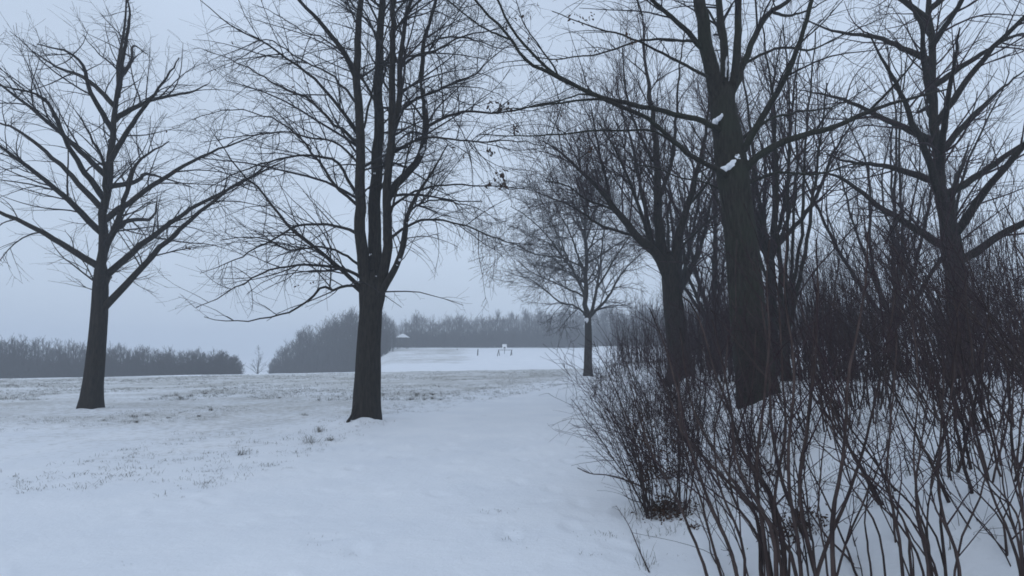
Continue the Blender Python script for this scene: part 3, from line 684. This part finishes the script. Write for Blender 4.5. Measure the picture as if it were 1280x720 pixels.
# the big leaning shrub nearest the camera, stems followed one by one
bx_, by_ = 2.15, 4.75
near = thing('shrub', 'large shrub closest to the viewer whose thick smooth stems lean left across the bank', 'shrub', (bx_, by_, gz(bx_, by_)), 'bare shrubs on the snowy bank')
ns = []
traced = [
 ([(928, 740), (922, 720), (911, 685), (900, 657), (880, 612), (865, 567), (857, 540), (848, 495), (838, 455), (826, 420), (812, 385)], 4.3, 5.6, .018),
 ([(888, 735), (884, 720), (874, 692), (865, 670), (845, 622), (825, 585), (810, 555), (798, 520), (788, 480)], 4.3, 5.2, .014),
 ([(906, 738), (902, 720), (890, 680), (875, 622), (860, 578), (852, 540), (848, 500), (850, 460)], 4.4, 5.8, .013),
 ([(953, 742), (952, 720), (949, 660), (937, 632), (915, 607), (895, 587), (870, 562), (850, 535), (838, 500), (822, 465)], 4.5, 5.4, .019),
 ([(981, 745), (980, 720), (977, 665), (962, 615), (945, 590), (927, 565), (915, 520), (895, 470), (884, 430), (868, 385), (852, 370)], 4.4, 5.8, .022),
 ([(1000, 660), (988, 630), (975, 590), (965, 540), (962, 480), (958, 420), (950, 370)], 4.6, 5.4, .017),
 ([(962, 742), (958, 690), (950, 640), (945, 590), (950, 540), (958, 470), (962, 410), (958, 350), (962, 300)], 4.6, 5.2, .018),
 ([(975, 742), (968, 680), (948, 630), (930, 600), (918, 560), (912, 500), (900, 440), (890, 400)], 4.9, 6.0, .020),
 ([(1005, 745), (1000, 690), (990, 640), (985, 570), (992, 500), (990, 430), (980, 360), (985, 290)], 4.7, 5.3, .018),
 ([(990, 742), (975, 700), (968, 650), (972, 600), (982, 540), (978, 470), (975, 400), (968, 330)], 5.0, 5.6, .016),
 ([(1030, 760), (1015, 700), (1003, 650), (1000, 600), (1010, 530), (1018, 460), (1022, 380), (1020, 300)], 4.5, 5.0, .020),
 ([(1050, 760), (1040, 700), (1043, 630), (1056, 550), (1062, 460), (1080, 370), (1085, 290)], 4.4, 4.8, .019),
 ([(1010, 760), (1030, 690), (1060, 620), (1085, 540), (1105, 450), (1120, 360)], 4.5, 5.0, .017),
 ([(1000, 760), (995, 715), (968, 660), (930, 620), (896, 570), (870, 520), (858, 470), (850, 410)], 5.0, 6.2, .018),
 ([(940, 735), (930, 690), (912, 640), (898, 600), (893, 540), (905, 480), (910, 420)], 5.2, 5.8, .013),
 ([(968, 735), (962, 700), (938, 655), (920, 630), (912, 590), (922, 540), (940, 480), (945, 410)], 5.3, 5.8, .014)]
def gpt(px, py, dz=0):
    d = FVEC+np.array([1, 0, 0])*(px-640)/F+UVEC*(360-py)/F; t = 1.0
    for _ in range(60):
        p = np.array([0, 0, EYE])+d*t; e = (p[2]-gz(p[0], p[1])-dz)
        t += e/max(-d[2], .05)*.7
    return (p[0], p[1], dz)
base_traced = list(traced)
for t_ in base_traced:
    for q in range(1+int(rng.random() < .5)):
        dx = rng.uniform(-34, 34); k_ = rng.uniform(.35, 1.0); n_ = len(t_[0]); dd = rng.uniform(-.3, 1.3)
        traced.append(([(x+dx*(.35+k_*i/n_)+rng.normal()*1+8, y) for i, (x, y) in enumerate(t_[0][:max(5, int(n_*rng.uniform(.55, .95)))])], t_[1]+dd, t_[2]+dd+.3, t_[3]*rng.uniform(.35, .62)))
def traced_stem(root, pts, d0, d1, r, mt=STEM):
    pts = [(pts[0][0]+rng.normal()*6, pts[0][1]+rng.uniform(-8, 75))]+list(pts[1:]); dd = gpt(*pts[0])[1]; r *= min(1.1, max(.6, dd/4.2)); d1 = d1-d0+dd+.3; d0 = dd
    pp = px_path(pts, d0, d1)
    f = pp[0].copy(); f[2] = gz(f[0], f[1])-.05
    pp[0] = f
    P = spline(pp, 20); P[2:-1] += rng.standard_normal((17, 3))*.0022
    R = np.linspace(r*.95, r*.34, 20)
    g = Geo(); g.tubes(P, R, 8, .04); g.build('stem', mt, root); return P, R
for t_ in traced: ns.append(traced_stem(near, t_[0], t_[1], t_[2], t_[3]*.98))
P_, R_ = stack(ns)
a, b = grow(P_, R_, dens=3.2, L=(.3, 1.2), ang=(18, 42), t0=.25, n=7, up=.25, jit=.07, rr=.6, rmin=.0024, rk=.004)
c, d = grow(a, b, dens=4.4, L=(.12, .45), ang=(22, 50), n=5, up=.1, jit=.1, rmin=.0016, rk=.004)
g = Geo(); g.tubes(a, b, 5); g.tubes(c, d, 3); g.build('twigs', TWIG_R, near)

for (dx_, nn, lab) in ((170, 11, 'leaning shrub of smooth stems at the bottom, second from the path'), (345, 10, 'leaning shrub of smooth stems in the far bottom right corner')):
    f0 = gpt(985+dx_, 760); o_ = thing('shrub', lab, 'shrub', (f0[0], f0[1], gz(f0[0], f0[1])), 'bare shrubs on the snowy bank'); ns2 = []
    for k in rng.permutation(len(base_traced))[:nn].tolist()+rng.permutation(len(base_traced))[:nn].tolist():
        t_ = base_traced[k]; n_ = len(t_[0]); m_ = max(5, int(n_*rng.uniform(.6, 1.0))); wob = rng.normal()*5; ox = dx_+rng.uniform(-60, 60); dd = rng.uniform(-.2, 1.0)
        ns2.append(traced_stem(o_, [(x+ox+wob*i, y) for i, (x, y) in enumerate(t_[0][:m_])], t_[1]+dd, t_[2]+dd, t_[3]*rng.uniform(.35, .8)))
    P_, R_ = stack(ns2)
    a, b = grow(P_, R_, dens=3.0, L=(.3, 1.0), ang=(18, 50), t0=.25, n=7, up=.2, jit=.09, rr=.6, rmin=.0024, rk=.004)
    c, d = grow(a, b, dens=4.4, L=(.12, .45), ang=(22, 55), n=5, up=.1, jit=.1, rmin=.0016, rk=.004)
    g = Geo(); g.tubes(a, b, 5); g.tubes(c, d, 3); g.build('twigs', TWIG_R, o_)
# low bent stick reaching onto the path, and a thin whip in the snow
def on_ground(name, label, cat, pts, r, lift=.0, mt=STEM):
    P = []
    for (x, y, dz) in pts: P.append([x, y, gz(x, y)+dz+lift])
    P = spline(P, 16); o = thing(name, label, cat, tuple(P[0]))
    g = Geo(); g.tubes(P, np.linspace(r, r*.4, 16), 6, .06); g.build('main_stem', mt, o)
    a, b = grow(P[None], np.linspace(r, r*.4, 16)[None], dens=5, L=(.1, .4), ang=(15, 40), n=5, up=.05, jit=.08, rmin=.002); g = Geo(); g.tubes(a, b, 4); g.build('side_twigs', TWIG_R, o)
on_ground('bent_branch', 'dark bent branch reaching low from the shrub onto the snowy path', 'branch', [gpt(815, 615, .02), gpt(790, 603, .08), gpt(760, 594, .10), gpt(738, 592, .12), gpt(722, 585, .14)], .012)
on_ground('thin_whip', 'thin curved whip arching over the snow in front of the shrubs', 'twig', [gpt(812, 716, .0), gpt(800, 690, .04), gpt(785, 655, .06), gpt(770, 632, .04)], .006)
# litter at the shrub feet
g = Geo()
for (cx, cy, n, s_) in ((1.50, 6.02, 420, .11), (1.60, 6.25, 260, .13), (2.2, 4.7, 260, .11), (1.62, 5.45, 30, .03), (2.75, 7.35, 220, .16), (1.95, 7.55, 260, .14), (2.55, 6.25, 160, .12)):
    for _ in range(n):
        x = cx+rng.normal()*s_; y = cy+rng.normal()*s_; z = gz(x, y)+abs(rng.normal())*.10*(1 if s_ > .1 else .3)*math.exp(-((x-cx)**2+(y-cy)**2)/(2*s_*s_))
        p = np.array([x, y, z]); u = norm(rng.standard_normal(3)); v = norm(np.cross(u, rng.standard_normal(3))); w_ = np.cross(u, v); q = rng.uniform(.010, .026)
        g.raw([p-u*q, p+v*q*.5+w_*q*.3, p+u*q, p-v*q*.5+w_*q*.25], None, [(0, 1, 2), (0, 2, 3)])
tag(g.build('leaf_litter', LEAF), 'brown dead leaves caught at the feet of the shrubs', None, None, 'stuff')

# thicket behind: a mass of tall twigs
g = Geo()
def thicket(pts_xy, hmin, hmax, n, rs=(.008, .018), dens=1.0):
    K = n*len(pts_xy); base = np.repeat(np.array(pts_xy), n, 0)+rng.standard_normal((K, 2))*.45
    z = H(base[:, 0], base[:, 1], False)-.05
    P = np.empty((K, 8, 3)); hh = rng.uniform(hmin, hmax, K); ln = rng.standard_normal((K, 2))*.09; ln[:, 0] -= .08
    d = np.stack([ln[:, 0], ln[:, 1], np.ones(K)], -1); P[:, 0] = np.stack([base[:, 0], base[:, 1], z], -1)
    for k in range(1, 8):
        d = norm(d+rng.standard_normal((K, 3))*.06); P[:, k] = P[:, k-1]+d*(hh/7)[:, None]
    R = rng.uniform(rs[0], rs[1], K)[:, None]*np.linspace(1, .3, 8)[None]
    g.tubes(P, R, 4)
    a, b = grow(P, R, dens=3.2*dens, L=(.4, 1.3), ang=(15, 40), t0=.12, n=5, up=.25, jit=.07, rr=.6, rmin=.004, rk=.004); g.tubes(a, b, 3)
    c, d_ = grow(a, b, dens=3.2*dens, L=(.2, .6), ang=(20, 45), n=4, up=.1, jit=.1, rmin=.0032, rk=.004); g.tubes(c, d_, 3)
pts = []
for k in range(34):
    y = rng.uniform(13.5, 27); x = path_r(y)+rng.uniform(2.0, 4.6)+.16*y*rng.random(); pts.append((x, y))
thicket(pts, 1.6, 3.6, 14)
pts = [(rng.uniform(7.4, 15), rng.uniform(10.5, 20)) for _ in range(36)]
thicket(pts, 2.2, 4.8, 14)
pts = []
for k in range(30):
    y = rng.uniform(27, 46); x = path_r(y)+rng.uniform(1.6, 8); pts.append((x, y))
thicket(pts, 2.0, 4.5, 10, (.012, .022), .8)
tag(g.build('thicket', TWIG_R), 'tangled mass of bare reddish twigs filling the bank behind the shrubs', None, None, 'stuff')

# ---------------------------------------------------------------- far woods
def proto_tree(h, spread, nb, nt_, rk=1.0, t0=.12):
    P0 = np.array([[[0, 0, -.5], [0, 0, h*.3], [.02*h, 0, h*.6], [0, 0, h*.92]]]); R0 = np.array([[.018, .014, .008, .003]])*h
    gg = Geo(); gg.tubes(P0, R0, 5)
    a, b = grow(P0, R0, dens=nb/h, L=(.18*h, .45*h), ang=(20, 55), t0=t0, n=5, up=.35, curve=.3, jit=.08, rr=.6, rmin=.045*rk, rk=.01, taper_len=.65, maxper=200)
    a[:, :, :2] *= spread
    c, d_ = grow(a, b, dens=nt_, L=(.08*h, .2*h), ang=(15, 50), t0=.1, n=4, up=.3, jit=.1, rmin=.028*rk, rk=.004, maxper=30)
    e, f_ = grow(c, d_, dens=1.5, L=(.04*h, .11*h), ang=(20, 50), n=3, up=.2, jit=.1, rmin=.020*rk, rk=.004)
    gg.tubes(a, b, 3); gg.tubes(c, d_, 3); gg.tubes(e, f_, 3)
    return np.concatenate(gg.V), np.concatenate(gg.Q)
protos = [proto_tree(10, 1.0+.25*rng.random(), 34, 2.4) for _ in range(7)]
unders = [proto_tree(10, 1.9, 60, 2.4, 1.6, 0.0) for _ in range(4)]
def wood(name, label, spots, mt):
    Vs, Qs, n = [], [], 0
    for (x, y, h) in spots:
        V, Q = protos[rng.integers(len(protos))] if h > 4.2 else unders[rng.integers(len(unders))]; a = rng.uniform(0, 2*math.pi); s = h/10; sx = s*rng.uniform(.85, 1.15)
        c_, s_ = math.cos(a), math.sin(a)
        W = np.stack([(V[:, 0]*c_-V[:, 1]*s_)*sx+x, (V[:, 0]*s_+V[:, 1]*c_)*sx+y, V[:, 2]*s+gz(x, y)], -1)
        Vs.append(W); Qs.append(Q+n); n += len(W)
    return tag(mesh_np(name, np.concatenate(Vs), np.concatenate(Qs), None, mt), label, None, None, 'stuff')
def spots_px(x0, x1, d0, d1, n, top):
    """trees between two bearings (photo pixels) and two distances; top(px) = skyline row"""
    o = []
    for k in range(n):
        px = x0+(x1-x0)*(k+rng.random())/n; d = rng.uniform(d0, d1); x = (px-640)/F*d*1.0
        zt = at(px, top(px), d)[2]; h = (zt-gz(x, d))*rng.uniform(.80, 1.06)
        if h > 1.2: o.append((x, d, h))
    return o
topA = lambda p: np.interp(p, [336, 345, 360, 385, 410, 432, 450, 470, 485, 497], [458, 446, 428, 413, 407, 394, 394, 386, 390, 408])+4*math.sin(p*.21)
sp_ = spots_px(340, 494, 108, 135, 130, topA)+[(x, y, h*rng.uniform(.3, .6)) for x, y, h in spots_px(340, 484, 105, 118, 110, topA)]
wood('woodland', 'dark clump of hazy bare woodland beyond the field, behind the left tree', sp_, FOREST)
topB = lambda p: np.interp(p, [470, 495, 520, 560, 600, 640, 700, 740, 800, 1300], [404, 404, 397, 396, 396, 391, 386, 388, 386, 384])+2.5*math.sin(p*.13)+2*math.sin(p*.37)
sp_ = spots_px(492, 1100, 139, 180, 430, topB)+[(x, y, h*rng.uniform(.25, .6)) for x, y, h in spots_px(480, 1000, 136, 150, 380, topB)]+[(x, y, rng.uniform(1.6, 3.2)) for x, y, h in spots_px(492, 1000, 134, 139, 260, topB)]
wood('woodland', 'long even band of hazy bare woodland along the top of the hill', sp_, FOREST)
topC = lambda p: np.interp(p, [-140, 0, 100, 180, 250, 270, 290, 306], [418, 424, 430, 436, 438, 440, 441, 452])+2*math.sin(p*.2)
sp_ = spots_px(-140, 302, 82, 100, 230, topC)+[(x, y, h*rng.uniform(.45, .8)) for x, y, h in spots_px(-140, 304, 80, 88, 230, topC)]
wood('hedge', 'low dark rounded hedge thicket at the left end of the field', sp_, FOREST)

V, Q = proto_tree(7, 1.9, 34, 2.0, .6)
def lone(px, d, h, label):
    x = (px-640)/F*d; root = thing('bare_tree', label, 'tree', (x, d, gz(x, d)), 'far trees')
    s = h/7; P = spline([(x, d, gz(x, d)-.3), (x+.05, d, gz(x, d)+h*.3), (x, d, gz(x, d)+h*.5)], 8)
    gg = Geo(); gg.tubes(P, np.linspace(.13, .08, 8)*s, 8); gg.build('trunk', BARK, root)
    mesh_np('crown', V*s, Q, None, PALE, root)
lone(325, 100, 5.6, 'faint small lone tree in the haze, between the hedge and the woodland clump')

# ---------------------------------------------------------------- hill furniture
# shelter with snowy pyramid roof
D = 126.0; x = (504-640)/F*D; z = gz(x, D)
sh = thing('shelter', 'tiny far shelter with a snow-covered pyramid roof on posts, at the wood edge', 'shelter', (x, D, z))
def prism4(g, cx, cy, z0, z1, a, b):
    V = [(cx-a, cy-a, z0), (cx+a, cy-a, z0), (cx+a, cy+a, z0), (cx-a, cy+a, z0), (cx-b, cy-b, z1), (cx+b, cy-b, z1), (cx+b, cy+b, z1), (cx-b, cy+b, z1)]
    g.raw(V, [(0, 3, 2, 1), (4, 5, 6, 7), (0, 1, 5, 4), (1, 2, 6, 5), (2, 3, 7, 6), (3, 0, 4, 7)])
zt = at(504, 417, D)[2]; ze = at(504, 422, D)[2]
g = Geo(); prism4(g, x, D, ze-.10, ze-.005, 1.20, 1.20); g.build('eaves', WOOD, sh, False)
g = Geo(); prism4(g, x, D, ze, ze+.12, 1.24, 1.18); prism4(g, x, D, ze+.121, zt, 1.16, .10); g.build('snowy_roof', SNOWP, sh, False)
for sx in (-1, 1):
    for sy in (-1, 1):
        g = Geo(); prism4(g, x+sx*.95, D+sy*.95, z-.3, ze-.101, .07, .07); g.build('post', WOOD, sh, False)
# single post
D = 104.0
def post(px, ytop, d, r, label, name='wooden_post'):
    x = (px-640)/F*d; z = gz(x, d); zt = at(px, ytop, d)[2]; o = thing(name, label, 'post', (x, d, z), 'posts on the hill')
    g = Geo(); g.tubes(np.array([[x-.04, d, z-.3], [x, d, (z+zt)/2], [x+.03, d, zt]]), np.array([r, r*.95, r*.9]), 8, .04); g.build('shaft', WOOD, o)
    snow_blob(o, (x+.03, d, zt+.02), (r*1.0, r*1.0, r*.6), 'snow_cap', seed=3)
post(597.5, 436.5, 92, .085, 'tall dark wooden post on the snowy slope, left of the slanted frame')
post(572, 436, 118, .07, 'tiny short stake on the crest of the slope, under the woodland')
# slanted frame (two leaning legs, crossbar)
d = 90.0
fr = thing('play_frame', 'dark frame of slanted legs joined by a crossbar on the slope, below the white board', 'frame', ((630-640)/F*d, d, gz((630-640)/F*d, d)))
def fx(px, py, dd): return at(px, py, dd)
def foot(px, dd):
    x = (px-640)/F*dd; return np.array([x, dd, gz(x, dd)-.2])
top1 = fx(623.4, 437.5, d); top2 = fx(639.5, 437.5, d+1)
for (fp, dd, tp_) in ((621.3, d-1.0, top1), (624.6, d+.9, top1), (637.8, d-.2, top2), (639.9, d+2.0, top2)):
    g = Geo(); g.tubes(np.array([foot(fp, dd), (foot(fp, dd)+tp_)/2, tp_]), np.array([.06, .055, .05]), 8); g.build('leg', WOOD, fr)
g = Geo(); g.tubes(np.array([top1-[.15, 0, 0], (top1+top2)/2, top2+[.15, 0, 0]]), np.full(3, .035), 8); g.build('crossbar', WOOD, fr)
# white board on a pole behind
d = 97.0; x = (630.7-640)/F*d
bb = thing('notice_board', 'small white square board on a pole above the slanted frame', 'sign', (x, d, gz(x, d)))
z0 = at(630.7, 436.3, d)[2]; z1 = at(630.7, 430.6, d)[2]
g = Geo(); box_mesh(g, x-.36, x+.36, d-.03, d+.03, z0, z1); g.build('board', BOARD, bb, False)
g = Geo(); box_mesh(g, x-.15, x+.17, d-.045, d-.033, z0+.08, z0+.34); tag(g.build('lower_panel', METAL, bb, False), 'grey lower panel')
g = Geo(); box_mesh(g, x-.36, x+.36, d-.06, d+.06, z1+.002, z1+.05); g.build('snow_cap', SNOWP, bb, False)
g = Geo(); g.tubes(np.array([[x, d+.09, gz(x, d)-.3], [x, d+.09, z0], [x, d+.09, z1-.1]]), np.full(3, .045), 8); g.build('pole', METAL, bb)

# ---------------------------------------------------------------- grass poking through
def tufts(n, xr, yr, sel, blades, hh, wd):
    x = rng.uniform(xr[0], xr[1], n*6); y = yr[0]+(yr[1]-yr[0])*rng.random(n*6)**1.3
    keep = sel(x, y); x = x[keep][:n]; y = y[keep][:n]; n = len(x)
    s = rng.uniform(.4, 1.2, n)**1.5
    X = np.repeat(x, blades)+rng.standard_normal(n*blades)*.05*np.repeat(s, blades); Y = np.repeat(y, blades)+rng.standard_normal(n*blades)*.05*np.repeat(s, blades)
    Z = H(X, Y)-.01; K = len(X)
    h = np.repeat(s, blades)*rng.uniform(hh[0], hh[1], K); az = rng.uniform(0, 2*math.pi, K); ln = rng.uniform(.2, 2.2, K)*h
    wx = np.cos(az+1.5)*wd; wy = np.sin(az+1.5)*wd
    b = np.stack([X, Y, Z], -1); t = b+np.stack([np.cos(az)*ln, np.sin(az)*ln, h], -1); m = (b+t)/2+np.stack([0*h, 0*h, h*.18], -1)
    wv = np.stack([wx, wy, 0*wx], -1)
    V = np.stack([b-wv, b+wv, m-wv*.8, m+wv*.8, t], 1); i = np.arange(K)[:, None]*5
    return V.reshape(-1, 3), i+np.array([[0, 1, 3, 2]]), i+np.array([[2, 3, 4]])
def clump(x, y): return (fbm(x*.35, y*.35, 31)+.5*fbm(x*1.3, y*1.3, 33))
g = Geo()
g.raw(*tufts(5200, (-20, 4), (6, 26), lambda x, y: (x < path_l(y)-.2) & (clump(x, y) > .0), 7, (.02, .06), .0022))
g.raw(*tufts(9000, (-42, 9), (20, 51), lambda x, y: (x < path_l(y)) & (clump(x, y)+.004*(y-20) > .03), 6, (.03, .09), .004))
g.raw(*tufts(160, (-4, 1.6), (2.5, 11), lambda x, y: clump(x*2, y*2) > .12, 9, (.006, .022), .0016))
g.raw(*tufts(2600, (.6, 9), (2.5, 16), lambda x, y: (x > path_r(y)-.15) & (clump(x*1.5, y*1.5) > .0), 6, (.02, .13), .0018))
g.raw(*tufts(900, (3, 16), (24, 50), lambda x, y: (x > path_r(y)-.5), 7, (.06, .25), .006))
g.raw(*tufts(34, (-14, -2), (9, 24), lambda x, y: (x < path_l(y)-.4) & (clump(x, y) > .08), 40, (.07, .16), .003))
for px_, py_, sc in ((650, 678, 1.0), (628, 640, .6), (713, 602, .6), (690, 655, .5), (735, 694, .9), (560, 598, .6), (517, 636, .5), (590, 700, .5), (380, 519, 1.8), (500, 512, 1.6), (340, 566, .9), (362, 585, .9), (300, 590, .9), (395, 480, 1.2), (664, 575, .5), (760, 670, .8), (700, 540, .5), (605, 520, .6), (530, 495, 1.6)):
    cx, cy, _ = gpt(px_, py_)
    g.raw(*tufts(1, (cx, cx+.001), (cy, cy+.001), lambda x, y: x > -99, 26, (.02*sc, .045*sc), .0016+.0004*cy/5))
    g.raw(*tufts(5, (cx-.09*sc, cx+.09*sc), (cy-.08*sc, cy+.08*sc), lambda x, y: x > -99, 8, (.012*sc, .03*sc), .0014+.0004*cy/5))
tag(g.build('grass', GRASSM), 'dry grass tips poking through the snow', None, None, 'stuff')
